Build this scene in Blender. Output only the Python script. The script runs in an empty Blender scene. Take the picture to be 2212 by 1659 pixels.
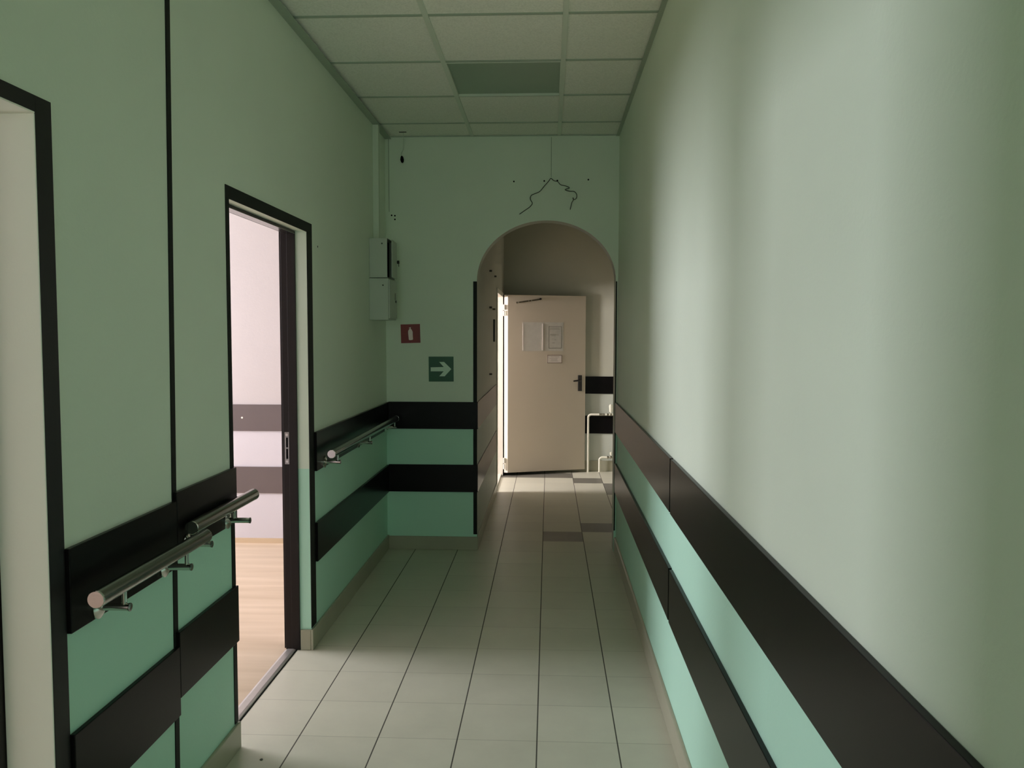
import bpy, bmesh, math, random
from mathutils import Vector, Matrix
random.seed(7)
S = bpy.context.scene
C = S.collection
PI = math.pi

# ------------------------------------------------------------------ camera
FPX = 1779.02
RT = Vector((0.9990057217, 0.0445371673, 0.0020021761))
UP = Vector((-0.0046607203, 0.0596692520, 0.9982073222))
FW = Vector((-0.0443378582, 0.9972241579, -0.0598174994))
cam_d = bpy.data.cameras.new('camera')
cam_d.sensor_width = 36.0
cam_d.sensor_fit = 'HORIZONTAL'
cam_d.lens = FPX / 2212 * 36.0
cam_d.clip_start = 0.02
cam = bpy.data.objects.new('camera', cam_d)
C.objects.link(cam)
M = Matrix((RT, UP, -FW)).transposed().to_4x4()
M.translation = Vector((0, 0, 1.5208))
cam.matrix_world = M
S.camera = cam

# ------------------------------------------------------------------ world, light, exposure
S.view_settings.view_transform = 'Standard'
S.view_settings.look = 'None'
S.view_settings.gamma = 1.0
S.view_settings.use_curve_mapping = False
S.view_settings.exposure = 0.0
w = bpy.data.worlds.new('world')
S.world = w
w.use_nodes = True
bg = w.node_tree.nodes['Background']
bg.inputs[0].default_value = (0.80, 0.88, 1.0, 1)
bg.inputs[1].default_value = 1.0
S.cycles.max_bounces = 14
S.cycles.diffuse_bounces = 10
S.cycles.glossy_bounces = 6


def window_light(name, x, y0, y1, z0, z1, power, col, aim=Vector((1, 0, 0))):
    d = bpy.data.lights.new(name, 'AREA')
    d.shape = 'RECTANGLE'
    d.size = y1 - y0
    d.size_y = z1 - z0
    d.energy = power
    d.color = col
    o = bpy.data.objects.new(name, d)
    C.objects.link(o)
    o.location = (x, (y0 + y1) / 2, (z0 + z1) / 2)
    o.rotation_euler = aim.to_track_quat('-Z', 'Z').to_euler()
    return o


WIN1 = (0.55, 1.76, 0.55, 2.35)      # y0, y1, z0, z1 of the window in the first room
WIN2 = (3.50, 5.35, 0.60, 2.70)
WIN3 = (7.25, 7.98, 1.10, 2.50)
XW = -6.40                           # inner face of the outside wall of the near room
XW2 = -4.40
XW3 = -3.20
window_light('daylight_near_room', XW - 0.10, *WIN1, 258, (1.0, 0.96, 1.08))
window_light('daylight_middle_room', XW2 - 0.10, *WIN2, 190, (1.0, 0.96, 1.05))
window_light('daylight_far_room', XW3 - 0.10, *WIN3, 500, (1.0, 0.92, 0.93))
# added fill light at the near end of the corridor, behind the viewer
l = window_light('fill_corridor_end', -0.33, 0, 1.2, 0.9, 2.3, 16, (0.86, 1.0, 0.90), Vector((0, 1, 0)))
l.location = (-0.33, -3.0, 1.6)

# ------------------------------------------------------------------ helpers


class MB:
    def __init__(self):
        self.bm = bmesh.new()

    def box(self, x0, x1, y0, y1, z0, z1):
        vs = [self.bm.verts.new((x, y, z)) for x in (x0, x1) for y in (y0, y1) for z in (z0, z1)]
        for f in ((0, 1, 3, 2), (4, 6, 7, 5), (0, 4, 5, 1), (2, 3, 7, 6), (0, 2, 6, 4), (1, 5, 7, 3)):
            self.bm.faces.new([vs[i] for i in f])
        return self

    def prism(self, pts, a0, a1, axis):
        """outline pts (2D) extruded along an axis: 'x' -> (y,z), 'y' -> (x,z), 'z' -> (x,y)"""
        def P(p, a):
            return {'x': (a, p[0], p[1]), 'y': (p[0], a, p[1]), 'z': (p[0], p[1], a)}[axis]
        A = [self.bm.verts.new(P(p, a0)) for p in pts]
        B = [self.bm.verts.new(P(p, a1)) for p in pts]
        self.bm.faces.new(A)
        self.bm.faces.new(B[::-1])
        n = len(pts)
        for i in range(n):
            self.bm.faces.new((A[i], B[i], B[(i + 1) % n], A[(i + 1) % n]))
        return self

    def tube(self, path, r, seg=16, cap=True):
        path = [Vector(p) for p in path]
        rings = []
        n = len(path)
        prev = None
        for i, p in enumerate(path):
            t = (path[min(i + 1, n - 1)] - path[max(i - 1, 0)]).normalized()
            if prev is None:
                a = t.orthogonal().normalized()
            else:
                a = (prev - t * prev.dot(t)).normalized()
            prev = a
            b = t.cross(a)
            rr = r[i] if isinstance(r, (list, tuple)) else r
            rings.append([self.bm.verts.new(p + (a * math.cos(2 * PI * k / seg) + b * math.sin(2 * PI * k / seg)) * rr)
                          for k in range(seg)])
        for i in range(n - 1):
            for k in range(seg):
                self.bm.faces.new((rings[i][k], rings[i][(k + 1) % seg], rings[i + 1][(k + 1) % seg], rings[i + 1][k]))
        if cap:
            self.bm.faces.new(rings[0][::-1])
            self.bm.faces.new(rings[-1])
        return self

    def build(self, name, mat, parent=None, bevel=0.0, smooth=False, seg=2):
        bmesh.ops.recalc_face_normals(self.bm, faces=self.bm.faces)
        me = bpy.data.meshes.new(name)
        self.bm.to_mesh(me)
        self.bm.free()
        me.materials.append(mat)
        o = bpy.data.objects.new(name, me)
        C.objects.link(o)
        if smooth:
            for p in me.polygons:
                p.use_smooth = True
            me.set_sharp_from_angle(angle=math.radians(35))
        if bevel:
            m = o.modifiers.new('bevel', 'BEVEL')
            m.width = bevel
            m.segments = seg
            m.limit_method = 'ANGLE'
            m.angle_limit = math.radians(40)
        if parent:
            o.parent = parent
            o.matrix_parent_inverse = Matrix.Translation(-Vector(parent.location)) if parent.type == 'EMPTY' else Matrix.Identity(4)
        return o


def struct(o):
    o['kind'] = 'structure'
    return o


def tag(o, label, cat, group=None):
    o['label'] = label
    o['category'] = cat
    if group:
        o['group'] = group
    return o


def thing(name, loc, label, cat, group=None):
    o = bpy.data.objects.new(name, None)
    C.objects.link(o)
    o.location = loc
    o.empty_display_size = 0.05
    return tag(o, label, cat, group)


# ------------------------------------------------------------------ materials
def mat(name, col, rough=0.6, metal=0.0, spec=0.5, bump=0.0, bscale=200, vary=0.0, vscale=3.0):
    m = bpy.data.materials.new(name)
    m.use_nodes = True
    nt = m.node_tree
    b = nt.nodes['Principled BSDF']
    b.inputs['Base Color'].default_value = (*col, 1)
    b.inputs['Roughness'].default_value = rough
    b.inputs['Metallic'].default_value = metal
    b.inputs['Specular IOR Level'].default_value = spec
    tc = nt.nodes.new('ShaderNodeNewGeometry')
    if vary:
        n = nt.nodes.new('ShaderNodeTexNoise')
        n.inputs['Scale'].default_value = vscale
        n.inputs['Detail'].default_value = 4
        nt.links.new(tc.outputs['Position'], n.inputs['Vector'])
        mx = nt.nodes.new('ShaderNodeMix')
        mx.data_type = 'RGBA'
        mx.inputs[6].default_value = (*[c * (1 - vary) for c in col], 1)
        mx.inputs[7].default_value = (*[min(1, c * (1 + vary)) for c in col], 1)
        nt.links.new(n.outputs[0], mx.inputs[0])
        nt.links.new(mx.outputs[2], b.inputs['Base Color'])
    if bump:
        n2 = nt.nodes.new('ShaderNodeTexNoise')
        n2.inputs['Scale'].default_value = bscale
        n2.inputs['Detail'].default_value = 3
        nt.links.new(tc.outputs['Position'], n2.inputs['Vector'])
        bp = nt.nodes.new('ShaderNodeBump')
        bp.inputs['Strength'].default_value = bump
        bp.inputs['Distance'].default_value = 0.002
        nt.links.new(n2.outputs[0], bp.inputs['Height'])
        nt.links.new(bp.outputs[0], b.inputs['Normal'])
    return m


def math_node(nt, op, a, b=None, c=None):
    n = nt.nodes.new('ShaderNodeMath')
    n.operation = op
    for i, v in enumerate((a, b, c)):
        if v is None:
            continue
        if isinstance(v, (int, float)):
            n.inputs[i].default_value = v
        else:
            nt.links.new(v, n.inputs[i])
    return n.outputs[0]


def two_tone(name, upper, lower, zsplit=0.88, y_split=None, upper2=None, lower2=None, rough=0.55):
    """wall paint in two colours, one above and one below a height; beyond y_split another pair"""
    m = mat(name, upper, rough, bump=0.25, bscale=90)
    nt = m.node_tree
    b = nt.nodes['Principled BSDF']
    g = nt.nodes.new('ShaderNodeNewGeometry')
    sp = nt.nodes.new('ShaderNodeSeparateXYZ')
    nt.links.new(g.outputs['Position'], sp.inputs[0])

    def mix(f, a, c):
        mx = nt.nodes.new('ShaderNodeMix')
        mx.data_type = 'RGBA'
        nt.links.new(f, mx.inputs[0])
        for i, v in ((6, a), (7, c)):
            if isinstance(v, tuple):
                mx.inputs[i].default_value = (*v, 1)
            else:
                nt.links.new(v, mx.inputs[i])
        return mx.outputs[2]
    f = math_node(nt, 'GREATER_THAN', sp.outputs[2], zsplit)
    col = mix(f, lower, upper)
    if y_split is not None:
        f2 = math_node(nt, 'GREATER_THAN', sp.outputs[1], y_split)
        col = mix(f2, col, mix(f, lower2, upper2))
    n = nt.nodes.new('ShaderNodeTexNoise')
    n.inputs['Scale'].default_value = 2.2
    n.inputs['Detail'].default_value = 5
    nt.links.new(g.outputs['Position'], n.inputs['Vector'])
    hsv = nt.nodes.new('ShaderNodeHueSaturation')
    val = math_node(nt, 'MULTIPLY_ADD', n.outputs[0], 0.10, 0.95)
    nt.links.new(val, hsv.inputs['Value'])
    nt.links.new(col, hsv.inputs['Color'])
    nt.links.new(hsv.outputs[0], b.inputs['Base Color'])
    return m


UPPER = (0.69, 0.78, 0.65)
LOWER = (0.475, 0.78, 0.625)
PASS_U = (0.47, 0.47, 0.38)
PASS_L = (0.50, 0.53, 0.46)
m_wall = two_tone('green_wall_paint', UPPER, LOWER)
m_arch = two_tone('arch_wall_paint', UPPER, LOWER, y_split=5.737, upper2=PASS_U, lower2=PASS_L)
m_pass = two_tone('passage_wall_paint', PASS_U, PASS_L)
m_room = two_tone('room_wall_paint', (0.46, 0.42, 0.40), (0.52, 0.49, 0.50))
m_reveal = mat('white_reveal_paint', (0.84, 0.86, 0.76), 0.5, bump=0.1)
m_ceil_plain = mat('ceiling_plaster', (0.62, 0.62, 0.56), 0.8)
m_black = mat('black_paint', (0.006, 0.008, 0.006), 0.6, spec=0.25, vary=0.2, vscale=9)
m_panel = mat('dark_brown_laminate', (0.006, 0.005, 0.005), 0.28, spec=0.14, vary=0.15, vscale=14)
m_frame = mat('dark_brown_door_frame', (0.014, 0.010, 0.009), 0.42, spec=0.3, vary=0.15, vscale=8)
m_frame_black = mat('near_door_casing', (0.010, 0.009, 0.009), 0.45, spec=0.35, vary=0.2, vscale=8)
m_skirt = mat('beige_skirting_tile', (0.36, 0.35, 0.26), 0.35, vary=0.12, vscale=5)
m_steel = mat('polished_steel', (0.62, 0.61, 0.57), 0.16, metal=1.0)
m_steel_dull = mat('brushed_steel', (0.30, 0.30, 0.28), 0.20, metal=1.0, bump=0.05, bscale=400)
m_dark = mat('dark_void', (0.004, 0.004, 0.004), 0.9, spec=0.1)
m_grid = mat('ceiling_grid_paint', (0.64, 0.71, 0.60), 0.5)
m_trim_shaded = mat('shaded_ceiling_trim', (0.35, 0.42, 0.33), 0.5)  # darker than the grid paint, with the shadow gaps put into the colour
m_diff = mat('dusty_light_diffuser', (0.27, 0.36, 0.27), 0.35, spec=0.4, vary=0.12, vscale=2)
m_boxp = mat('grey_box_paint', (0.46, 0.52, 0.44), 0.5, vary=0.05)
m_white = mat('white_enamel', (0.80, 0.76, 0.66), 0.35, vary=0.04)
m_metaldoor = mat('cream_metal_door', (0.50, 0.44, 0.34), 0.45, vary=0.04, vscale=2, bump=0.06, bscale=60)
m_handle = mat('black_plastic', (0.012, 0.010, 0.008), 0.35)
m_red = mat('red_sign_face', (0.22, 0.020, 0.020), 0.4)
m_redw = mat('white_sign_print', (0.90, 0.74, 0.72), 0.5)
m_greens = mat('green_sign_face', (0.004, 0.085, 0.035), 0.4)
m_greenw = mat('pale_sign_print', (0.62, 0.80, 0.66), 0.5)
m_wire = mat('dark_wire_sheath', (0.03, 0.035, 0.025), 0.6)
m_wire_p = mat('painted_cable', (0.60, 0.69, 0.56), 0.6)
m_cable_d = mat('dull_green_cable', (0.30, 0.37, 0.28), 0.6)
m_pocket = mat('cloudy_plastic_sheet', (0.50, 0.48, 0.42), 0.28, spec=0.6, vary=0.12, vscale=22)
m_paper = mat('grey_paper', (0.46, 0.44, 0.38), 0.6, vary=0.14, vscale=26)
m_ink = mat('faded_ink', (0.16, 0.15, 0.12), 0.7)
m_faint = mat('faint_print', (0.30, 0.28, 0.23), 0.7)
m_plate = mat('plate_face', (0.62, 0.56, 0.50), 0.3, vary=0.12, vscale=30)
m_plateframe = mat('plate_border', (0.16, 0.10, 0.07), 0.5)
m_thresh = mat('aluminium_threshold', (0.55, 0.53, 0.50), 0.35, metal=0.7, vary=0.1, vscale=25)
m_pipe = mat('white_pipe_enamel', (0.82, 0.80, 0.66), 0.3)
m_brass = mat('nickel_fitting', (0.30, 0.28, 0.22), 0.3, metal=1.0)


def wood_floor():
    m = mat('light_wood_floor', (0.58, 0.46, 0.31), 0.45)
    nt = m.node_tree
    b = nt.nodes['Principled BSDF']
    g = nt.nodes.new('ShaderNodeNewGeometry')
    mp = nt.nodes.new('ShaderNodeMapping')
    mp.inputs['Scale'].default_value = (0.5, 7, 1)
    nt.links.new(g.outputs['Position'], mp.inputs[0])
    n = nt.nodes.new('ShaderNodeTexNoise')
    n.inputs['Scale'].default_value = 2.0
    n.inputs['Detail'].default_value = 6
    nt.links.new(mp.outputs[0], n.inputs['Vector'])
    r = nt.nodes.new('ShaderNodeValToRGB')
    r.color_ramp.elements[0].position = 0.3
    r.color_ramp.elements[0].color = (0.52, 0.40, 0.27, 1)
    r.color_ramp.elements[1].position = 0.7
    r.color_ramp.elements[1].color = (0.64, 0.51, 0.37, 1)
    nt.links.new(n.outputs[0], r.inputs[0])
    nt.links.new(r.outputs[0], b.inputs['Base Color'])
    return m


FX, FY, TS = -0.0373, 3.0018, 0.30


def tile_floor():
    m = mat('beige_floor_tiles', (0.4, 0.38, 0.28), 0.33, spec=0.45)
    nt = m.node_tree
    L = nt.links
    b = nt.nodes['Principled BSDF']
    g = nt.nodes.new('ShaderNodeNewGeometry')
    sp = nt.nodes.new('ShaderNodeSeparateXYZ')
    L.new(g.outputs['Position'], sp.inputs[0])
    u = math_node(nt, 'DIVIDE', math_node(nt, 'SUBTRACT', sp.outputs[0], FX), TS)
    v = math_node(nt, 'DIVIDE', math_node(nt, 'SUBTRACT', sp.outputs[1], FY), TS)
    iu = math_node(nt, 'FLOOR', u)
    iv = math_node(nt, 'FLOOR', v)
    fu = math_node(nt, 'SUBTRACT', u, iu)
    fv = math_node(nt, 'SUBTRACT', v, iv)

    def line(fr, wid):
        d = math_node(nt, 'MINIMUM', fr, math_node(nt, 'SUBTRACT', 1.0, fr))
        return math_node(nt, 'LESS_THAN', d, wid / TS / 2)
    # slightly wandering grout width
    nz = nt.nodes.new('ShaderNodeTexNoise')
    nz.inputs['Scale'].default_value = 9
    L.new(g.outputs['Position'], nz.inputs['Vector'])
    lu = line(fu, 0.0050)
    lv = line(fv, 0.0036)
    # per-tile tone
    cmb = nt.nodes.new('ShaderNodeCombineXYZ')
    L.new(iu, cmb.inputs[0])
    L.new(iv, cmb.inputs[1])
    wn = nt.nodes.new('ShaderNodeTexWhiteNoise')
    wn.noise_dimensions = '2D'
    L.new(cmb.outputs[0], wn.inputs['Vector'])
    n = nt.nodes.new('ShaderNodeTexNoise')
    n.inputs['Scale'].default_value = 6
    n.inputs['Detail'].default_value = 6
    n.inputs['Roughness'].default_value = 0.65
    L.new(g.outputs['Position'], n.inputs['Vector'])
    val = math_node(nt, 'ADD', math_node(nt, 'MULTIPLY', wn.outputs[0], 0.06),
                    math_node(nt, 'MULTIPLY_ADD', n.outputs[0], 0.22, 0.86))

    def mix(f, a, c):
        mx = nt.nodes.new('ShaderNodeMix')
        mx.data_type = 'RGBA'
        if isinstance(f, float):
            mx.inputs[0].default_value = f
        else:
            L.new(f, mx.inputs[0])
        for i, vv in ((6, a), (7, c)):
            if isinstance(vv, tuple):
                mx.inputs[i].default_value = (*vv, 1)
            else:
                L.new(vv, mx.inputs[i])
        return mx.outputs[2]
    dark = None
    for i, j in ((0, 10), (1, 11), (1, 18), (2, 17), (2, 16), (-1, 19), (-2, 19), (0, 19)):
        q = math_node(nt, 'MULTIPLY', math_node(nt, 'COMPARE', iu, float(i), 0.5), math_node(nt, 'COMPARE', iv, float(j), 0.5))
        dark = q if dark is None else math_node(nt, 'MAXIMUM', dark, q)
    base = mix(dark, (0.585, 0.57, 0.465), (0.165, 0.155, 0.13))
    # pale scuffs with a shape of their own
    sc = nt.nodes.new('ShaderNodeTexNoise')
    sc.inputs['Scale'].default_value = 3.1
    sc.inputs['Detail'].default_value = 8
    L.new(g.outputs['Position'], sc.inputs['Vector'])
    scf = math_node(nt, 'MULTIPLY', math_node(nt, 'GREATER_THAN', sc.outputs[0], 0.70), 0.25)
    base = mix(scf, base, (0.55, 0.54, 0.45))
    hsv = nt.nodes.new('ShaderNodeHueSaturation')
    L.new(val, hsv.inputs['Value'])
    L.new(base, hsv.inputs['Color'])
    c1 = mix(math_node(nt, 'MULTIPLY', lv, 0.38), hsv.outputs[0], (0.12, 0.11, 0.08))
    c2 = mix(math_node(nt, 'MULTIPLY', lu, 0.95), c1, (0.035, 0.032, 0.022))
    L.new(c2, b.inputs['Base Color'])
    rg = math_node(nt, 'MULTIPLY_ADD', n.outputs[0], 0.25, 0.26)
    L.new(math_node(nt, 'ADD', rg, math_node(nt, 'MULTIPLY', lu, 0.4)), b.inputs['Roughness'])
    bp = nt.nodes.new('ShaderNodeBump')
    bp.inputs['Strength'].default_value = 0.5
    bp.inputs['Distance'].default_value = 0.001
    L.new(math_node(nt, 'SUBTRACT', 1.0, math_node(nt, 'MAXIMUM', lu, lv)), bp.inputs['Height'])
    L.new(bp.outputs[0], b.inputs['Normal'])
    return m


def ceiling_tile_mat():
    m = mat('mineral_ceiling_tile', (0.58, 0.58, 0.49), 0.85, spec=0.2)
    nt = m.node_tree
    b = nt.nodes['Principled BSDF']
    g = nt.nodes.new('ShaderNodeNewGeometry')
    n = nt.nodes.new('ShaderNodeTexNoise')
    n.inputs['Scale'].default_value = 120
    n.inputs['Detail'].default_value = 3
    nt.links.new(g.outputs['Position'], n.inputs['Vector'])
    r = nt.nodes.new('ShaderNodeValToRGB')
    r.color_ramp.elements[0].position = 0.3
    r.color_ramp.elements[0].color = (0.74, 0.77, 0.68, 1)
    r.color_ramp.elements[1].position = 0.6
    r.color_ramp.elements[1].color = (0.85, 0.87, 0.78, 1)
    nt.links.new(n.outputs[0], r.inputs[0])
    nt.links.new(r.outputs[0], b.inputs['Base Color'])
    bp = nt.nodes.new('ShaderNodeBump')
    bp.inputs['Strength'].default_value = 0.3
    bp.inputs['Distance'].default_value = 0.002
    nt.links.new(n.outputs[0], bp.inputs['Height'])
    nt.links.new(bp.outputs[0], b.inputs['Normal'])
    return m


m_tile = tile_floor()
m_wood = wood_floor()
m_ctile = ceiling_tile_mat()

# ------------------------------------------------------------------ room shell
XL, XR, YF, H = -1.138, 0.476, 5.735, 2.881
YN = -3.2                       # near end of the corridor
D1 = (1.08, 1.800, 2.010)       # near doorway: y0, y1, head height
D2 = (2.905, 3.850, 2.005)      # middle doorway
D3 = (7.86, 8.83, 1.965)        # far doorway, in the passage wall
XP = -0.500                     # passage wall
YB = 9.16                       # end wall of the passage
TW = 0.11                       # partition thickness

# floors
struct(MB().box(XL, XR + 0.9, YN, YB + 0.1, -0.08, 0.0).build('floor', m_tile))
struct(MB().box(XW - 0.3, XL - 0.092, 2.6, 5.9, -0.08, 0.0)
       .build('floor_middle_room', m_wood))
struct(MB().box(XW - 0.3, XL - 0.0, -1.2, 2.5, -0.08, -0.0).build('floor_near_room', m_wood))
struct(MB().box(XW - 0.3, XP - 0.10, 6.3, 9.8, -0.08, 0.0).build('floor_far_room', m_wood))
struct(MB().box(XL - 0.092, XL, 2.6, 5.9, -0.08, -0.0).build('floor_doorway', m_tile))
struct(MB().box(XP - 0.10, XP, YF + 0.14, YB + 0.1, -0.08, -0.0).build('floor_far_doorway', m_tile)) if False else None

# left corridor wall with two doorways
b = MB()
b.box(XL - TW, XL, YN, D1[0], 0, H + 0.1)
b.box(XL - TW, XL, D1[0], D1[1], D1[2], H + 0.1)
b.box(XL - TW, XL, D1[1], D2[0], 0, H + 0.1)
b.box(XL - TW, XL, D2[0], D2[1], D2[2], H + 0.1)
b.box(XL - TW, XL, D2[1], YF, 0, H + 0.1)
struct(b.build('wall_left', m_wall))
struct(MB().box(XR, XR + 0.12, YN, YF, 0, H + 0.1).build('wall_right', m_wall))
# arch wall
out = [(XL - TW, 0), (XL - TW, H + 0.1), (1.35, H + 0.1), (1.35, 0), (0.460, 0), (0.460, 1.895)]
cx, rx, rz = -0.020, 0.480, 0.412
for k in range(1, 40):
    a = PI * k / 40
    out.append((cx + rx * math.cos(a), 1.895 + rz * math.sin(a)))
out += [(XP, 1.895), (XP, 0)]
struct(MB().prism(out, YF, YF + 0.14, 'y').build('wall_back', m_arch))
# passage beyond the arch
b = MB()
b.box(XP - 0.10, XP, YF + 0.14, D3[0], 0, H + 0.1)
b.box(XP - 0.10, XP, D3[0], D3[1], D3[2], H + 0.1)
b.box(XP - 0.10, XP, D3[1], YB, 0, H + 0.1)
struct(b.build('wall_passage_left', m_pass))
struct(MB().box(XP - 0.10, 1.35, YB, YB + 0.1, 0, H + 0.1).build('wall_passage_back', m_pass))
struct(MB().box(1.23, 1.35, YF + 0.14, YB, 0, H + 0.1).build('wall_passage_right', m_pass))
struct(MB().box(XP - 0.10, 1.35, YF + 0.14, YB, H, H + 0.1).build('ceiling_passage', mat('passage_ceiling_paint', (0.34, 0.34, 0.28), 0.8)))
# near end of the corridor with an invented window opening
b = MB()
wy = YN
b.box(XL - TW, -0.93, wy - 0.12, wy, 0, H + 0.1)
b.box(0.27, XR + 0.12, wy - 0.12, wy, 0, H + 0.1)
b.box(-0.93, 0.27, wy - 0.12, wy, 0, 0.9)
b.box(-0.93, 0.27, wy - 0.12, wy, 2.3, H + 0.1)
struct(b.build('wall_front', m_wall))


def outer_wall(name, y0, y1, W, XW):
    b = MB()
    b.box(XW - 0.25, XW, y0, W[0], 0, H + 0.1)
    b.box(XW - 0.25, XW, W[1], y1, 0, H + 0.1)
    b.box(XW - 0.25, XW, W[0], W[1], 0, W[2])
    b.box(XW - 0.25, XW, W[0], W[1], W[3], H + 0.1)
    return struct(b.build(name, m_room))


outer_wall('wall_near_room_left', -1.2, 2.5, WIN1, XW)
outer_wall('wall_middle_room_left', 2.6, 5.85, WIN2, XW2)
outer_wall('wall_far_room_left', 6.3, 9.7, WIN3, XW3)
for nm, y0, y1 in (('wall_room_divider', 2.50, 2.60), ('wall_middle_room_back', 5.85, 5.95), ('wall_near_room_front', -1.3, -1.2),
                   ('wall_far_room_front', 6.2, 6.3), ('wall_far_room_back', 9.7, 9.8)):
    x1 = XP - 0.10 if nm.startswith('wall_far') else XL - TW
    x0 = {'wall_far': XW3, 'wall_mid': XW2}.get(nm[:8], XW) - 0.25
    struct(MB().box(x0, x1, y0, y1, 0, H + 0.1).build(nm, m_room))
# room side lining of the partitions, painted in the room colours
b = MB()
X0, X1 = XL - TW - 0.012, XL - TW
for y0, y1, z0 in ((-1.2, D1[0], 0), (D1[0], D1[1], D1[2]), (D1[1], 2.5, 0), (2.6, D2[0], 0), (D2[0], D2[1], D2[2]), (D2[1], 5.85, 0)):
    b.box(X0, X1, y0, y1, z0, H)
struct(b.build('wall_rooms_right', m_room))
struct(MB().box(XW - 0.25, XL - TW, -1.2, 5.95, H, H + 0.1).build('ceiling_rooms', m_ceil_plain))
struct(MB().box(XW - 0.25, XP - 0.10, 6.2, 9.8, H, H + 0.1).build('ceiling_far_room', m_ceil_plain))

# windows (frame, mullion, sill) of the side rooms
for i, (W, XW_) in enumerate(((WIN1, XW), (WIN2, XW2), (WIN3, XW3))):
    y0, y1, z0, z1 = W
    b = MB()
    t = 0.04
    b.box(XW_ - 0.09, XW_ - 0.05, y0, y1, z0, z0 + t)
    b.box(XW_ - 0.09, XW_ - 0.05, y0, y1, z1 - t, z1)
    b.box(XW_ - 0.09, XW_ - 0.05, y0, y0 + t, z0 + t, z1 - t)
    b.box(XW_ - 0.09, XW_ - 0.05, y1 - t, y1, z0 + t, z1 - t)
    o = struct(b.build('window_%d' % (i + 1), m_white, bevel=0.004))
    MB().box(XW_ - 0.05, XW_ + 0.12, y0 - 0.03, y1 + 0.03, z0 - 0.03, z0 - 0.002).build('window_sill', m_white, o, bevel=0.004)

# ------------------------------------------------------------------ suspended ceiling
CX, CY, CP = -0.534, 3.593, 0.60
ceil = MB()
PX0, PX1, PY0, PY1 = CX, CX + CP, CY + CP, CY + 2 * CP     # bay of the light
hz = H + 0.006
ceil.box(XL, PX0, YN, YF, hz, hz + 0.02)
ceil.box(PX1, XR, YN, YF, hz, hz + 0.02)
ceil.box(PX0, PX1, YN, PY0, hz, hz + 0.02)
ceil.box(PX0, PX1, PY1, YF, hz, hz + 0.02)
ceil = struct(ceil.build('ceiling', m_ctile))
struct(MB().box(XL, XR, YN, YF, H + 0.10, H + 0.16).build('ceiling_slab', m_ceil_plain))
g = MB()
for k in (0, 1):
    x = CX + CP * k
    g.box(x - 0.012, x + 0.012, YN, YF, H - 0.001, H + 0.006)
go = g.build('ceiling_runner', m_grid, ceil)
g = MB()
k = -11
while CY + CP * k < YF:
    y = CY + CP * k
    for x0, x1 in ((XL, CX - 0.012), (CX + 0.012, CX + CP - 0.012), (CX + CP + 0.012, XR)):
        g.box(x0, x1, y - 0.008, y + 0.008, H + 0.001, H + 0.006)
    k += 1
g.build('ceiling_cross_bar', m_trim_shaded, ceil)
# wall angle
g = MB()
g.box(XL, XL + 0.045, YN, YF, H - 0.014, H - 0.011)
g.box(XL, XL + 0.006, YN, YF, H - 0.011, H + 0.03)
g.box(XR - 0.022, XR, YN, YF, H - 0.006, H - 0.003)
g.box(XL, XR, YF - 0.010, YF, H - 0.002, H + 0.0)
struct(g.build('trim_ceiling_edge', m_trim_shaded))

# square light in the ceiling, switched off
lt = thing('ceiling_light', (CX + 0.3, CY + 0.9, H), 'unlit square light with grey-green diffuser in the tiled ceiling', 'ceiling light')
e = 0.0115
b = MB()
for x0, x1, y0, y1 in ((PX0 + e, PX1 - e, PY0 + e, PY0 + e + 0.003), (PX0 + e, PX1 - e, PY1 - e - 0.003, PY1 - e),
                       (PX0 + e, PX0 + e + 0.003, PY0 + e + 0.003, PY1 - e - 0.003), (PX1 - e - 0.003, PX1 - e, PY0 + e + 0.003, PY1 - e - 0.003)):
    b.box(x0, x1, y0, y1, H - 0.002, H + 0.04)
b.build('light_frame', m_grid, lt)
MB().box(PX0 + e + 0.003, PX1 - e - 0.003, PY0 + e + 0.003, PY1 - e - 0.003, H + 0.012, H + 0.018).build('diffuser', m_diff, lt)
MB().box(PX0 + e, PX1 - e, PY0 + e, PY1 - e, H + 0.042, H + 0.09).build('light_housing', m_white, lt)

# ------------------------------------------------------------------ bands, stripes, skirtings
ntrim = [0]


def trim(b, m, bevel=0.0):
    ntrim[0] += 1
    return struct(b.build('trim_%d' % ntrim[0], m, bevel=bevel))


BT = 0.014
for y0, y1, z0, z1 in ((YN + 0.1, D1[0] - 0.062, 0.811, 1.015), (YN + 0.1, D1[0] - 0.062, 0.350, 0.565), (1.862, 2.422, 0.811, 1.015), (1.862, 2.422, 0.350, 0.565), (2.424, 2.903, 0.842, 1.041), (2.424, 2.903, 0.402, 0.608),
                       (3.932, YF - 0.001, 0.855, 1.046), (3.932, YF - 0.001, 0.408, 0.601)):
    trim(MB().box(XL, XL + BT, y0, y1, z0, z1), m_panel, 0.002)
for z0, z1 in ((0.859, 1.049), (0.413, 0.606)):
    trim(MB().box(XL + BT, XP + 0.006, YF - BT, YF, z0, z1), m_panel, 0.002)      # wall with the arch
    trim(MB().box(XP, XP + 0.006, YF + 0.0005, D3[0] - 0.03, z0, z1), m_panel)     # passage wall
for z0, z1 in ((0.845, 1.052), (0.425, 0.628)):
    trim(MB().box(XR - BT, XR, 3.135, YF - 0.02, z0, z1), m_panel, 0.0015)
    trim(MB().box(XR - BT, XR, YN + 0.5, 3.114, z0 - 0.002, z1), m_panel, 0.0015)
for z0, z1 in ((0.868, 1.060), (0.424, 0.622)):
    trim(MB().box(XP, 1.23, YB - 0.012, YB, z0, z1), m_panel, 0.0015)
for z0, z1 in ((0.822, 1.013), (0.368, 0.560)):
    trim(MB().box(XW2, XL - TW - 0.012, 5.85 - 0.012, 5.85, z0, z1), mat('room_panel_laminate', (0.105, 0.082, 0.076), 0.4, vary=0.08, vscale=6), 0.0015)

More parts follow.
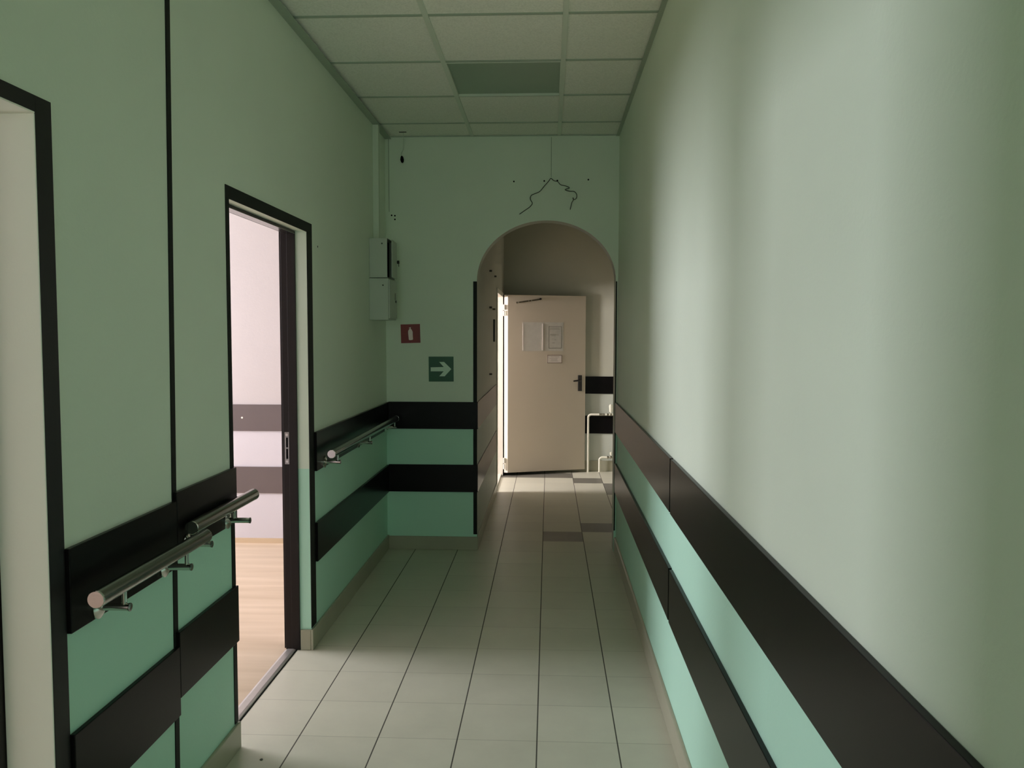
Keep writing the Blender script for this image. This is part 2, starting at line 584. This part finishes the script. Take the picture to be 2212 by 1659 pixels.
# thin black line up the left wall (leans a little, as it does on the wall)
def line_at(z):
    return 2.405 + (z - 0.35) * 0.0195
b = MB()
for z0, z1 in ((0.102, 0.350), (0.402, 0.402)):
    if z1 > z0:
        b.prism([(line_at(z0), z0), (line_at(z0) + 0.027, z0), (line_at(z1) + 0.027, z1), (line_at(z1), z1)], XL, XL + 0.003, 'x')
for z0, z1 in ((0.608, 0.811), (1.041, H - 0.02)):
    b.prism([(line_at(z0), z0), (line_at(z0) + 0.027, z0), (line_at(z1) + 0.027, z1), (line_at(z1), z1)], XL, XL + 0.003, 'x')
b.box(XL, XL + 0.003, 2.424, 2.432, 0.350, 0.402)
b.box(XL, XL + 0.003, line_at(0.58), 2.4225, 0.565, 0.608)
b.box(XL, XL + 0.003, line_at(1.02), 2.4235, 1.015, 1.041)
trim(b, m_black)
# black outline round the middle doorway
b = MB()
b.box(XL, XL + 0.003, 2.876, 2.906, 1.041, 2.046)
b.box(XL, XL + 0.003, 2.876, 2.906, 0.608, 0.842)
b.box(XL, XL + 0.003, 2.876, 2.906, 0.10, 0.402)
b.box(XL, XL + 0.003, 3.850, 3.930, 0.105, 2.046)
b.box(XL, XL + 0.003, 2.906, 3.850, 2.000, 2.046)
trim(b, m_black)
# black stripes up the arch
b = MB()
b.box(XP - 0.026, XP + 0.0005, YF - 0.003, YF, 0.111, 0.413)
b.box(XP - 0.026, XP + 0.0005, YF - 0.003, YF, 0.606, 0.859)
b.box(XP - 0.026, XP + 0.0005, YF - 0.003, YF, 1.049, 1.889)
trim(b, m_black)
trim(MB().box(0.4605, 0.469, YF - 0.003, YF, 0.15, 1.889), m_black)

# skirtings


def skirting(name, p):
    return struct(p.build(name, m_skirt, bevel=0.003))


b = MB()
st = 0.012
b.box(XL, XL + st, 1.862, D2[0] + 0.004, 0, 0.097)
b.box(XL, XL + st, YN, D1[0] - 0.062, 0, 0.097)
b.box(XL - 0.050, XL, D2[1] - st, D2[1], 0, 0.100)
b.box(XL, XL + st, D2[1] - st, YF, 0, 0.100)
skirting('baseboard_left', b)
skirting('baseboard_back', MB().box(XL + st, XP + 0.006, YF - st, YF, 0, 0.094))
b = MB()
b.prism([(XR, 0), (XR - 0.013, 0), (XR - 0.013, 0.098), (XR - 0.011, 0.102), (XR, 0.106)], YN, YF - 0.002, 'y')
skirting('baseboard_right', b)
b = MB()
b.box(XP, XP + 0.008, YF + 0.0, D3[0] - 0.02, 0, 0.094)
b.box(XP + 0.008, 1.23, YB - 0.012, YB, 0, 0.12)
skirting('baseboard_passage', b)
struct(MB().box(XW2, XL - TW - 0.012, 5.85 - 0.012, 5.85, 0, 0.035).build('baseboard_middle_room', mat('wood_skirting', (0.50, 0.38, 0.24), 0.5)))

# ------------------------------------------------------------------ near doorway (door_1)
d1 = MB()
# casing flush on the corridor side, black
d1.box(XL, XL + 0.004, D1[1], D1[1] + 0.060, 0, D1[2] + 0.036)
d1.box(XL, XL + 0.004, D1[0] - 0.060, D1[0], 0, D1[2] + 0.036)
d1.box(XL, XL + 0.004, D1[0], D1[1], D1[2] + 0.0002, D1[2] + 0.036)
d1 = struct(d1.build('door_1', m_frame_black, bevel=0.001))
# white painted lining, rounded at the room edge
b = MB()
b.box(XL - TW, XL + 0.0035, D1[1] - 0.004, D1[1], 0, D1[2] - 0.004)
b.box(XL - TW, XL + 0.0035, D1[0], D1[0] + 0.004, 0, D1[2] - 0.004)
b.box(XL - TW, XL + 0.0035, D1[0], D1[1], D1[2] - 0.004, D1[2])
b.build('door_lining', m_reveal, d1, bevel=0.0015)
# dark leaf folded open into the room
lf = MB().box(XL - TW - 0.86, XL - TW - 0.002, D1[1] - 0.030, D1[1] + 0.010, 0.008, 2.0).build('door_leaf', m_frame, d1, bevel=0.002)
MB().tube([(XL - TW - 0.80, D1[1] - 0.030, 1.0), (XL - TW - 0.80, D1[1] - 0.075, 1.0), (XL - TW - 0.68, D1[1] - 0.080, 1.0)], 0.009).build('door_handle', m_steel, lf, smooth=True)

# ------------------------------------------------------------------ middle doorway (door_2)
XF0, XF1, XF2 = XL - 0.053, XL - 0.093, XL - 0.1235      # corridor face of frame, rebate, room face
d2 = MB()
fw = 0.035
y0, y1, zt = D2[0], D2[1], 2.003
# stop part (towards the corridor) and rebated part (towards the room)
for (xa, xb, t) in ((XF1, XF0, 0.012), (XF2, XF1, 0.004)):
    d2.box(xa, xb, y1 - t, y1 + 0.0, 0.0, zt)
    d2.box(xa, xb, y0, y0 + t, 0.0, zt)
    d2.box(xa, xb, y0 + t, y1 - t, zt - (0.012 if t > 0.01 else 0.004), zt)
d2 = struct(d2.build('door_2', m_frame, bevel=0.0015))
# painted lining of the doorway is the wall itself; casing on the room side
b = MB()
b.box(XF2 - 0.012, XF2 - 0.0005, y1 + 0.012, y1 + 0.07, 0, zt + 0.07)
b.box(XF2 - 0.012, XF2 - 0.0005, y0 - 0.07, y0 - 0.012, 0, zt + 0.07)
b.box(XF2 - 0.012, XF2 - 0.0005, y0 - 0.012, y1 + 0.012, zt + 0.012, zt + 0.07)
b.build('door_casing', m_frame, d2)
MB().box(XF1, XF0 + 0.001, y0 + 0.012, y1 - 0.012, zt - 0.0135, zt - 0.0122).build('head_strip', m_steel_dull, d2)
# strike plate
sp = MB()
sx0, sx1 = XF2 + 0.008, XF1 - 0.0005
yy = y1 - 0.004
for a in ((sx0, sx1, 0.902, 0.928), (sx0, sx1, 1.030, 1.056), (sx0, sx0 + 0.007, 0.928, 1.030), (sx1 - 0.006, sx1, 0.928, 1.030), (sx0 + 0.007, sx1 - 0.006, 0.976, 0.983)):
    sp.box(a[0], a[1], yy - 0.002, yy, a[2], a[3])
sp = sp.build('strike_plate', m_steel_dull, d2)
b = MB()
for z in (0.915, 1.043):
    b.tube([((sx0 + sx1) / 2, yy - 0.0035, z), ((sx0 + sx1) / 2, yy - 0.002, z)], 0.006, 12)
b.build('screw', m_steel, sp)
MB().box(sx0 + 0.007, sx1 - 0.006, yy - 0.0006, yy - 0.0001, 0.928, 1.030).build('latch_hole', m_dark, sp)
# aluminium threshold
MB().prism([(XL - 0.072, 0.0), (XL - 0.074, 0.004), (XL - 0.085, 0.007), (XL - 0.112, 0.007), (XL - 0.125, 0.001)], y0 + 0.001, y1 - 0.013, 'y').build('threshold', m_thresh, d2, bevel=0.001)
MB().box(XL - 0.0722, XL - 0.066, y0 + 0.001, y1 - 0.013, 0.0, 0.0012).build('threshold_gap', m_dark, d2)

# ------------------------------------------------------------------ passage door (door_3)
y0, y1, zt = D3
d3 = MB()
fx = XP + 0.012
d3.prism([(fx, y1), (fx, y1 - 0.02), (XP - 0.050, y1 - 0.02), (XP - 0.050, y1)][::-1], 0.0, zt, 'z')
d3.box(XP, XP + 0.003, y1 - 0.001, y1 + 0.035, 0, zt + 0.0)
d3.box(XP - 0.050, fx, y0, y0 + 0.02, 0.015, zt)
d3.box(XP - 0.050, fx, y0 + 0.02, y1 - 0.02, zt - 0.045, zt)
d3 = struct(d3.build('door_3', m_white, bevel=0.002))
MB().box(XP - 0.060, XP - 0.005, y0 + 0.02, y1 - 0.02, 0.0, 0.018).build('threshold', m_white, d3, bevel=0.003)
MB().box(XP - 0.098, XP - 0.051, y1 - 0.024, y1 - 0.002, 0.0, zt - 0.05).build('dark_strip', m_dark, d3)  # plain dark strip behind the far jamb
# leaf, swung wide open
hx, hy = -0.436, 8.795
ex, ey = 0.405, 9.085
dv = Vector((ex - hx, ey - hy, 0)).normalized()
nv = Vector((dv.y, -dv.x, 0))           # towards the viewer
LEN = (Vector((ex, ey, 0)) - Vector((hx, hy, 0))).length
ang = math.atan2(dv.y, dv.x)
LZ0, LZ1 = 0.034, 1.945


def leafpt(s, n, z):
    p = Vector((hx, hy, 0)) + dv * s + nv * n
    return (p.x, p.y, z)


def leafbox(b, s0, s1, n0, n1, z0, z1):
    """box in the leaf's own frame: along the leaf, out of its face, up"""
    vs = [b.bm.verts.new(leafpt(s, n, z)) for s in (s0, s1) for n in (n0, n1) for z in (z0, z1)]
    for f in ((0, 1, 3, 2), (4, 6, 7, 5), (0, 4, 5, 1), (2, 3, 7, 6), (0, 2, 6, 4), (1, 5, 7, 3)):
        b.bm.faces.new([vs[i] for i in f])
    return b


leaf = leafbox(MB(), 0.0, LEN, -0.045, 0.0, LZ0, LZ1).build('door_leaf', m_metaldoor, d3, bevel=0.002)
for prof, zt_ in (([(-0.0005, 0.0), (-0.018, -0.016), (-0.018, -0.022), (-0.0005, -0.022)], LZ1 - 0.012),
                  ([(-0.0005, -0.0225), (-0.020, -0.0225), (-0.030, -0.030), (-0.030, -0.045), (-0.0005, -0.045)], LZ1)):
    eb = MB()
    A = [eb.bm.verts.new(leafpt(s, n, LZ0)) for s, n in prof]
    B = [eb.bm.verts.new(leafpt(s, n, zt_)) for s, n in prof]
    eb.bm.faces.new(A)
    eb.bm.faces.new(B[::-1])
    for i_ in range(len(prof)):
        j_ = (i_ + 1) % len(prof)
        eb.bm.faces.new((A[i_], B[i_], B[j_], A[j_]))
    eb.build('edge_strip', m_white, leaf, bevel=0.001)
MB().box(XP + 0.010, XP + 0.028, y1 - 0.012, y1 + 0.010, 0.0, LZ1).build('dark_strip', m_dark, d3)  # black strip stands in for the shade in the hinge gap
for zc in (0.135, 1.78):
    hb = MB()
    hb.tube([leafpt(-0.038, -0.008, zc - 0.060), leafpt(-0.038, -0.008, zc - 0.004)], 0.010, 12)
    hb.tube([leafpt(-0.038, -0.008, zc + 0.004), leafpt(-0.038, -0.008, zc + 0.060)], 0.011, 12)
    leafbox(hb, -0.038, -0.018, -0.010, -0.004, zc + 0.006, zc + 0.056)
    hb.build('hinge', m_white, leaf, smooth=True)
# lever handle
def at_px(s, z): return s, z
hs = LEN - 0.066
hp = leafbox(MB(), hs - 0.024, hs + 0.024, 0.0005, 0.010, 0.903, 1.078).build('door_handle', m_handle, leaf, bevel=0.008, seg=3)
MB().tube([leafpt(hs, 0.010, 1.022), leafpt(hs, 0.042, 1.022), leafpt(hs - 0.008, 0.050, 1.022), leafpt(hs - 0.030, 0.053, 1.022), leafpt(hs - 0.085, 0.053, 1.017), leafpt(hs - 0.095, 0.053, 1.016)],
          [0.010, 0.010, 0.010, 0.010, 0.009, 0.006], 12).build('lever', m_handle, hp, smooth=True)
# torn-off closer: bare bar left on the leaf
cl = MB()
p0, p1 = Vector((0.097, 1.862)), Vector((0.357, 1.900))
cv = (p1 - p0).normalized()
cn = Vector((-cv.y, cv.x)) * 0.007


def leafquad(b, pts, n0, n1):
    A = [b.bm.verts.new(leafpt(p[0], n0, p[1])) for p in pts]
    B = [b.bm.verts.new(leafpt(p[0], n1, p[1])) for p in pts]
    b.bm.faces.new(A)
    b.bm.faces.new(B[::-1])
    for i in range(len(pts)):
        b.bm.faces.new((A[i], B[i], B[(i + 1) % len(pts)], A[(i + 1) % len(pts)]))
    return b


for t0, t1 in ((0.11, 0.50), (0.53, 0.62), (0.66, 1.0)):
    q0, q1 = p0.lerp(p1, t0), p0.lerp(p1, t1)
    leafquad(cl, [q0 - cn, q1 - cn, q1 + cn, q0 + cn], 0.0005, 0.008)
cl = cl.build('closer_bar', mat('tarnished_metal', (0.09, 0.075, 0.045), 0.5, metal=0.4), leaf)
b = MB()
b.tube([leafpt(p0.x, 0.0005, p0.y), leafpt(p0.x, 0.012, p0.y)], 0.009, 12)
b.tube([leafpt(p1.x - 0.022, 0.009, p1.y), leafpt(p1.x - 0.022, 0.014, p1.y)], 0.008, 12)
b.build('screw', m_steel, cl)
b = MB()
b.tube([leafpt(p1.x + 0.004, 0.0005, p1.y + 0.004), leafpt(p1.x + 0.004, 0.020, p1.y + 0.004)], 0.011, 12)
b.build('bolt', m_handle, cl)

# papers and plate on the leaf
def frame_leaf(s0, s1, z0, z1, t, n0, n1):
    b = MB()
    leafbox(b, s0, s1, n0, n1, z0, z0 + t)
    leafbox(b, s0, s1, n0, n1, z1 - t, z1)
    leafbox(b, s0, s0 + t, n0, n1, z0 + t, z1 - t)
    leafbox(b, s1 - t, s1, n0, n1, z0 + t, z1 - t)
    return b


def S_of(px, yaw=0):
    return px


# pixel columns on the leaf were turned into distances along it beforehand
po = leafbox(MB(), 0.160, 0.405, 0.0008, 0.0016, 1.345, 1.655).build('plastic_pocket', m_pocket, None)
tag(po, 'empty cloudy plastic pocket taped to the open metal door, left of the notice', 'plastic pocket')
leafbox(MB(), 0.385, 0.397, 0.0016, 0.006, 1.350, 1.640).build('folded_edge', m_plate, po)
leafbox(MB(), 0.166, 0.174, 0.0016, 0.004, 1.350, 1.640).build('folded_edge', m_plate, po)
no = thing('paper_notice', leafpt(0.52, 0.001, 1.36), 'grey paper notice with a dark outline in a clear sleeve on the metal door', 'notice')
leafbox(MB(), 0.415, 0.630, 0.0008, 0.0014, 1.345, 1.655).build('clear_sleeve', m_pocket, no)
leafbox(MB(), 0.462, 0.605, 0.0014, 0.0022, 1.375, 1.610).build('sheet', m_paper, no)
frame_leaf(0.460, 0.607, 1.373, 1.612, 0.004, 0.0022, 0.0028).build('printed_border', m_ink, no)
b = MB()
for z, s0, s1 in ((1.590, 0.475, 0.580), (1.578, 0.470, 0.590), (1.523, 0.480, 0.545), (1.516, 0.475, 0.575), (1.508, 0.490, 0.540), (1.462, 0.525, 0.545), (1.430, 0.50, 0.53)):
    leafbox(MB(), s0, s1, 0.0022, 0.0027, z, z + 0.005).build('printed_line', m_faint, no)
pl = thing('door_plate', leafpt(0.525, 0.001, 1.22), 'small framed name plate under the paper notice on the metal door', 'name plate')
leafbox(MB(), 0.443, 0.612, 0.0008, 0.003, 1.213, 1.300).build('plate', m_plate, pl)
frame_leaf(0.443, 0.612, 1.213, 1.300, 0.0045, 0.003, 0.0042).build('plate_border', m_plateframe, pl)
b = MB()
for z, s0, s1 in ((1.280, 0.480, 0.580), (1.262, 0.470, 0.565), (1.247, 0.485, 0.560), (1.233, 0.480, 0.570)):
    leafbox(MB(), s0, s1, 0.003, 0.0036, z, z + 0.004).build('printed_line', m_faint, pl)

# ------------------------------------------------------------------ handrails
def handrail(y0, y1, x, z, r, brackets, zb, label):
    t = thing('handrail', (XL, (y0 + y1) / 2, z), label, 'handrail', 'steel handrails on the left wall')
    MB().tube([(x, y0, z), (x, y1, z)], r, 32).build('rail', m_steel_dull, t, smooth=True)
    for ye, s in ((y0, -1), (y1, 1)):
        MB().tube([(x, ye, z), (x, ye + s * 0.003, z), (x, ye + s * 0.005, z)], [r * 1.02, r * 1.02, r * 0.93], 32).build('end_cap', m_steel, t)
    for yb in brackets:
        br = MB().tube([(XL + BT, yb, zb), (-1.043, yb, zb)], 0.0095, 20).build('bracket', m_steel, t, smooth=True)
        MB().tube([(XL + BT, yb, zb), (XL + BT + 0.006, yb, zb), (XL + BT + 0.012, yb, zb)], [0.030, 0.030, 0.018], 28).build('wall_flange', m_steel, br, smooth=True)
        MB().tube([(x, yb, zb + 0.004), (x, yb, z - r + 0.003)], 0.0062, 16).build('post', m_steel, br, smooth=True)
        MB().tube([(-1.043, yb, zb), (-1.040, yb, zb), (-1.039, yb, zb)], [0.0105, 0.0105, 0.007], 20).build('bracket_cap', m_steel_dull, br, smooth=True)
    return t


handrail(1.850, 2.460, -1.055, 0.900, 0.021, (1.975, 2.330), 0.840, 'short steel handrail nearest the viewer, between the two left doorways')
handrail(2.462, 2.990, -1.096, 0.925, 0.021, (2.478, 2.805), 0.870, 'steel handrail jutting over the edge of the bright middle doorway')
handrail(3.945, 5.640, -1.055, 0.938, 0.021, (4.060, 4.800, 5.590), 0.882, 'long steel handrail between the bright doorway and the arch wall')

# ------------------------------------------------------------------ electrical boxes and trunking
def shell(x0, x1, y0, y1, z0, z1, t=0.003):
    b = MB()
    b.box(x0, x0 + t, y0, y1, z0, z1)
    b.box(x0 + t, x1, y0, y0 + t, z0, z1)
    b.box(x0 + t, x1, y1 - t, y1, z0, z1)
    b.box(x0 + t, x1, y0 + t, y1 - t, z0, z0 + t)
    b.box(x0 + t, x1, y0 + t, y1 - t, z1 - t, z1)
    return b


t = thing('electrical_box', (XL, 5.33, 1.880), 'upper grey electrical box in the corner, its door ajar over a dark gap', 'electrical box', 'metal boxes in the corner')
body = shell(XL + 0.001, -1.022, 5.20, 5.46, 1.880, 2.128).build('box_body', m_boxp, t, bevel=0.001)
MB().box(XL + 0.005, -1.06, 5.205, 5.455, 1.884, 2.124).build('box_inside', m_dark, t)
b = MB()
b.prism([(-1.012, 5.458), (-1.008, 5.460), (-0.998, 5.245), (-1.002, 5.242)], 1.884, 2.122, 'z')
dr = b.build('box_door', m_boxp, t)
kb = MB().tube([(-0.999, 5.42, 1.995), (-0.985, 5.42, 1.995)], 0.011, 16).build('lock', m_handle, dr, smooth=True)
MB().tube([(-0.990, 5.42, 1.995), (-0.988, 5.42, 1.966)], 0.002, 8).build('key', m_handle, kb)
MB().tube([(-1.055, 5.1985, 2.094), (-1.055, 5.200, 2.094)], 0.005, 12).build('screw', m_wire, t)
t = thing('electrical_box', (XL, 5.33, 1.613), 'lower grey electrical box in the corner, closed, under the one with the open door', 'electrical box', 'metal boxes in the corner')
MB().box(XL + 0.001, -1.016, 5.20, 5.46, 1.613, 1.876).build('box_body', m_boxp, t, bevel=0.0015)
dr = MB().box(-1.015, -1.008, 5.205, 5.457, 1.624, 1.868).build('box_door', m_boxp, t, bevel=0.001)
MB().tube([(-1.008, 5.40, 1.735), (-1.003, 5.40, 1.735)], 0.008, 12).build('lock', m_wire, dr)
MB().box(-1.008, -1.007, 5.38, 5.40, 1.745, 1.79).build('box_label', m_ink, dr)
MB().tube([(-1.050, 5.1985, 1.832), (-1.050, 5.200, 1.832)], 0.005, 12).build('screw', m_wire, t)
o = MB().box(XL + 0.0005, XL + 0.038, 5.33, 5.37, 2.130, H - 0.016).build('cable_trunking', m_wire_p, None, bevel=0.001)
tag(o, 'narrow painted cable trunking rising from the electrical boxes to the ceiling', 'cable trunking')

# ------------------------------------------------------------------ signs
def sign_board(name, cx_, cz_, w_, h_, rot, m, label, cat):
    t = thing(name, (cx_, YF, cz_), label, cat)
    c, s = math.cos(rot), math.sin(rot)

    def P(u, v):
        return (cx_ + u * c - v * s, cz_ + u * s + v * c)
    MB().prism([P(-w_ / 2, -h_ / 2), P(w_ / 2, -h_ / 2), P(w_ / 2, h_ / 2), P(-w_ / 2, h_ / 2)], YF - 0.003, YF - 0.0003, 'y').build('sign_board', m, t)
    return t, P


t, P = sign_board('fire_extinguisher_sign', -0.966, 1.5265, 0.136, 0.131, math.radians(1.5), m_red, 'red square sign with a white extinguisher symbol on the arch wall', 'sign')
k = 0.136 / 42.5      # one photo-crop unit
def RS(x, y): return P((x - 487) / 10.37 * 0.136 / 42.7, (417 - y) / 10.37 * 0.136 / 42.7)
pts = [(445, 555), (470, 566), (520, 562), (541, 550), (537, 440), (538, 380), (525, 345), (508, 318), (492, 300), (494, 290), (503, 276), (484, 272),
       (462, 280), (446, 292), (472, 290), (474, 300), (455, 325), (437, 352), (434, 380), (437, 440)]
MB().prism([RS(*p) for p in pts], YF - 0.0042, YF - 0.003, 'y').build('extinguisher_symbol', m_redw, t)
t, P = sign_board('exit_arrow_sign', -0.7515, 1.279, 0.175, 0.175, math.radians(0.3), m_greens, 'green square sign with a pale arrow pointing right, beside the arch', 'sign')
def GS(x, y): return P((x - 1173) / 555 * 0.175, (1219 - y) / 555 * 0.175)
pts = [(940, 1180), (1232, 1172), (1132, 1060), (1240, 1060), (1400, 1218), (1250, 1378), (1130, 1378), (1230, 1268), (940, 1268)]
MB().prism([GS(*p) for p in pts], YF - 0.0042, YF - 0.003, 'y').build('arrow_symbol', m_greenw, t)

# ------------------------------------------------------------------ wires and small fixings on the arch wall
def wx(px): return -0.245 + (px - 1110) * 0.00317
def wz(py): return 2.575 - (py - 391) * 0.003145


def crop(x, y): return (wx(1060 + x / 5.53), wz(360 + y / 5.53))


def wire(name, pts, r, label, offs):
    path = []
    for i, p in enumerate(pts):
        x, z = crop(*p)
        path.append(Vector((x, YF - offs[i], z)))
    # Catmull-Rom through the points
    sm = []
    n = len(path)
    for i in range(n - 1):
        a, b_, c, d = path[max(i - 1, 0)], path[i], path[i + 1], path[min(i + 2, n - 1)]
        for q in range(4):
            s = q / 4
            sm.append(0.5 * ((2 * b_) + (c - a) * s + (2 * a - 5 * b_ + 4 * c - d) * s * s + (3 * b_ - a - 3 * c + d) * s ** 3))
    sm.append(path[-1])
    o = MB().tube(sm, r, 8).build(name, m_wire, None, smooth=True)
    return tag(o, label, 'wire')


lw = [(718, 140), (690, 180), (640, 238), (590, 300), (540, 325), (490, 345), (475, 380), (484, 412), (500, 445), (470, 485), (430, 512), (345, 570)]
wire('loose_wire', lw, 0.0026, 'loose dark wire above the arch, the left one drooping to a bare tip', [0.003] * 2 + [0.012, 0.02, 0.02, 0.018, 0.018, 0.02, 0.02, 0.015, 0.012, 0.01])
rw = [(722, 140), (760, 172), (800, 182), (835, 222), (900, 240), (943, 262), (890, 282), (940, 300), (1000, 305), (1030, 345), (1022, 390), (990, 400), (985, 378), (990, 405), (970, 440), (953, 520)]
wire('loose_wire', rw, 0.0026, 'loose dark wire above the arch, the right one kinked in zigzags', [0.003, 0.006, 0.012, 0.018, 0.02, 0.02, 0.02, 0.02, 0.02, 0.022, 0.022, 0.022, 0.022, 0.02, 0.018, 0.015])
o = MB().tube([(0.012, YF - 0.002, H - 0.01), (0.012, YF - 0.002, 2.60)], 0.0016, 8).build('thin_cable', m_cable_d)
tag(o, 'thin painted cable from the ceiling down to the loose wires above the arch', 'cable')
o = MB().tube([(-1.112, YF - 0.003, H - 0.01), (-1.110, YF - 0.003, 2.37)], 0.0022, 8).build('thin_cable', m_cable_d)
tag(o, 'thin painted cable down the left corner of the arch wall', 'cable')
wb = bpy.data.objects['wall_back']
b = MB()
for x, z, r in ((-0.245, 2.573, 0.006), (-0.036, 2.575, 0.006), (0.054, 2.577, 0.006), (0.266, 2.582, 0.006), (-1.094, 2.346, 0.006), (-1.071, 2.343, 0.006), (-1.071, 2.318, 0.006)):
    b.tube([(x, YF - 0.0008, z), (x, YF - 0.0001, z)], r, 12)
b.build('screw_hole', m_dark, wb)
# dangling stub by the corner
t = thing('hanging_cable', (-0.99, 5.62, H), 'short dark cable stub with a taped knob dangling from the ceiling corner', 'cable')
MB().tube([(-0.99, 5.62, H), (-0.994, 5.66, 2.82), (-1.002, 5.70, 2.79), (-1.021, 5.715, 2.765), (-1.020, 5.715, 2.735)], 0.0022, 8).build('cable', m_wire_p, t, smooth=True)
MB().tube([(-1.018, 5.715, 2.748), (-1.016, 5.715, 2.740), (-1.015, 5.715, 2.722), (-1.013, 5.715, 2.706), (-1.011, 5.715, 2.700)], [0.004, 0.0095, 0.0125, 0.009, 0.003], 12).build('taped_end', m_dark, t, smooth=True)
MB().box(-1.018, -0.968, 5.612, 5.628, H + 0.0045, H + 0.0058).build('ceiling_crack', m_dark, t)

# ------------------------------------------------------------------ fixings on the passage wall
m_peg = mat('brown_peg', (0.07, 0.065, 0.05), 0.6)


def peg(y, z, l, label):
    o = MB().tube([(XP + 0.0005, y, z), (XP + l, y, z)], 0.008, 10).build('wall_peg', m_peg, None, smooth=True)
    return tag(o, label, 'wall peg', 'dark pegs on the passage wall')


peg(6.93, 2.054, 0.022, 'dark metal peg in the passage wall just inside the arch, topmost near one')
peg(7.57, 2.053, 0.020, 'dark peg high in the passage wall, closest to the top of the white frame')
peg(6.93, 1.749, 0.022, 'dark peg in the passage wall, middle one of the near column')
peg(7.33, 1.746, 0.024, 'dark peg in the passage wall beside the upper end of the dark bar')
peg(6.93, 1.188, 0.024, 'dark peg low in the passage wall, just above the brown band')
o = MB().box(XP + 0.0005, XP + 0.014, 7.42, 7.48, 1.457, 1.658).build('wall_bar', m_wire, bevel=0.002)
tag(o, 'short dark upright bar fixed to the passage wall beside the white frame', 'wall bar')

# ------------------------------------------------------------------ heating pipes at the passage end
def pipe(xr, z, xend, r, label, valve_x, vz, big):
    t = thing('heating_pipe', (xr, YB - 0.06, 0), label, 'heating pipe', 'white heating pipes at the passage end')
    y = YB - 0.055
    pts = [(xr, y, 0.0), (xr, y, z - 0.035)]
    for k in range(1, 6):
        a = PI / 2 * k / 6
        pts.append((xr + 0.035 * (1 - math.cos(a)), y, z - 0.035 + 0.035 * math.sin(a)))
    pts += [(xr + 0.035, y, z), (xend, y, z)]
    MB().tube(pts, r, 14).build('pipe', m_pipe, t, smooth=True)
    b = MB()
    for dx, rr in ((-0.035, 0.016), (-0.018, 0.012), (0.0, 0.017), (0.02, 0.012), (0.035, 0.016)):
        b.tube([(valve_x + dx - 0.007, y, z), (valve_x + dx + 0.007, y, z)], rr, 6)
    v = b.build('valve', m_brass, t)
    if big:
        MB().tube([(valve_x, y, z + 0.012), (valve_x, y, z + 0.03), (valve_x, y, z + 0.032), (valve_x, y, z + 0.10), (valve_x, y, z + 0.115)], [0.006, 0.006, 0.018, 0.022, 0.012], 16).build('valve_head', m_pipe, v, smooth=True)
        b = MB()
        for dx in (-0.02, 0.0, 0.022):
            b.tube([(xr + 0.15 + dx - 0.006, y, z), (xr + 0.15 + dx + 0.006, y, z)], 0.016, 6)
        b.build('union', m_brass, t)
    else:
        MB().tube([(valve_x, y, z + 0.010), (valve_x, y, z + 0.025), (valve_x, y, z + 0.027), (valve_x, y, z + 0.058)], [0.004, 0.004, 0.012, 0.011], 14).build('valve_cap', m_pipe, v, smooth=True)


pipe(0.440, 0.640, 1.225, 0.0125, 'tall white heating pipe bending over beside the open metal door', 0.690, 0, True)
pipe(0.567, 0.165, 1.225, 0.011, 'low white heating pipe bending near the floor in the far corner', 0.695, 0, False)

# ------------------------------------------------------------------ specks
MB().tube([(XL + 0.0001, 4.038, 1.951), (XL + 0.0008, 4.038, 1.951)], 0.005, 10).build('screw_hole', m_dark, bpy.data.objects['wall_left'])
MB().tube([(-2.213, 5.837, 0.918), (-2.213, 5.835, 0.918)], 0.007, 12).build('screw', m_white, bpy.data.objects['wall_middle_room_back'])
o = MB().prism([(-1.026, 2.815), (-1.018, 2.812), (-1.015, 2.819), (-1.019, 2.826), (-1.025, 2.824)], 0.0002, 0.003, 'z').build('floor_crumb', m_wire, bevel=0.001)
tag(o, 'tiny dark crumb on the tiles below the middle doorway edge', 'crumb')
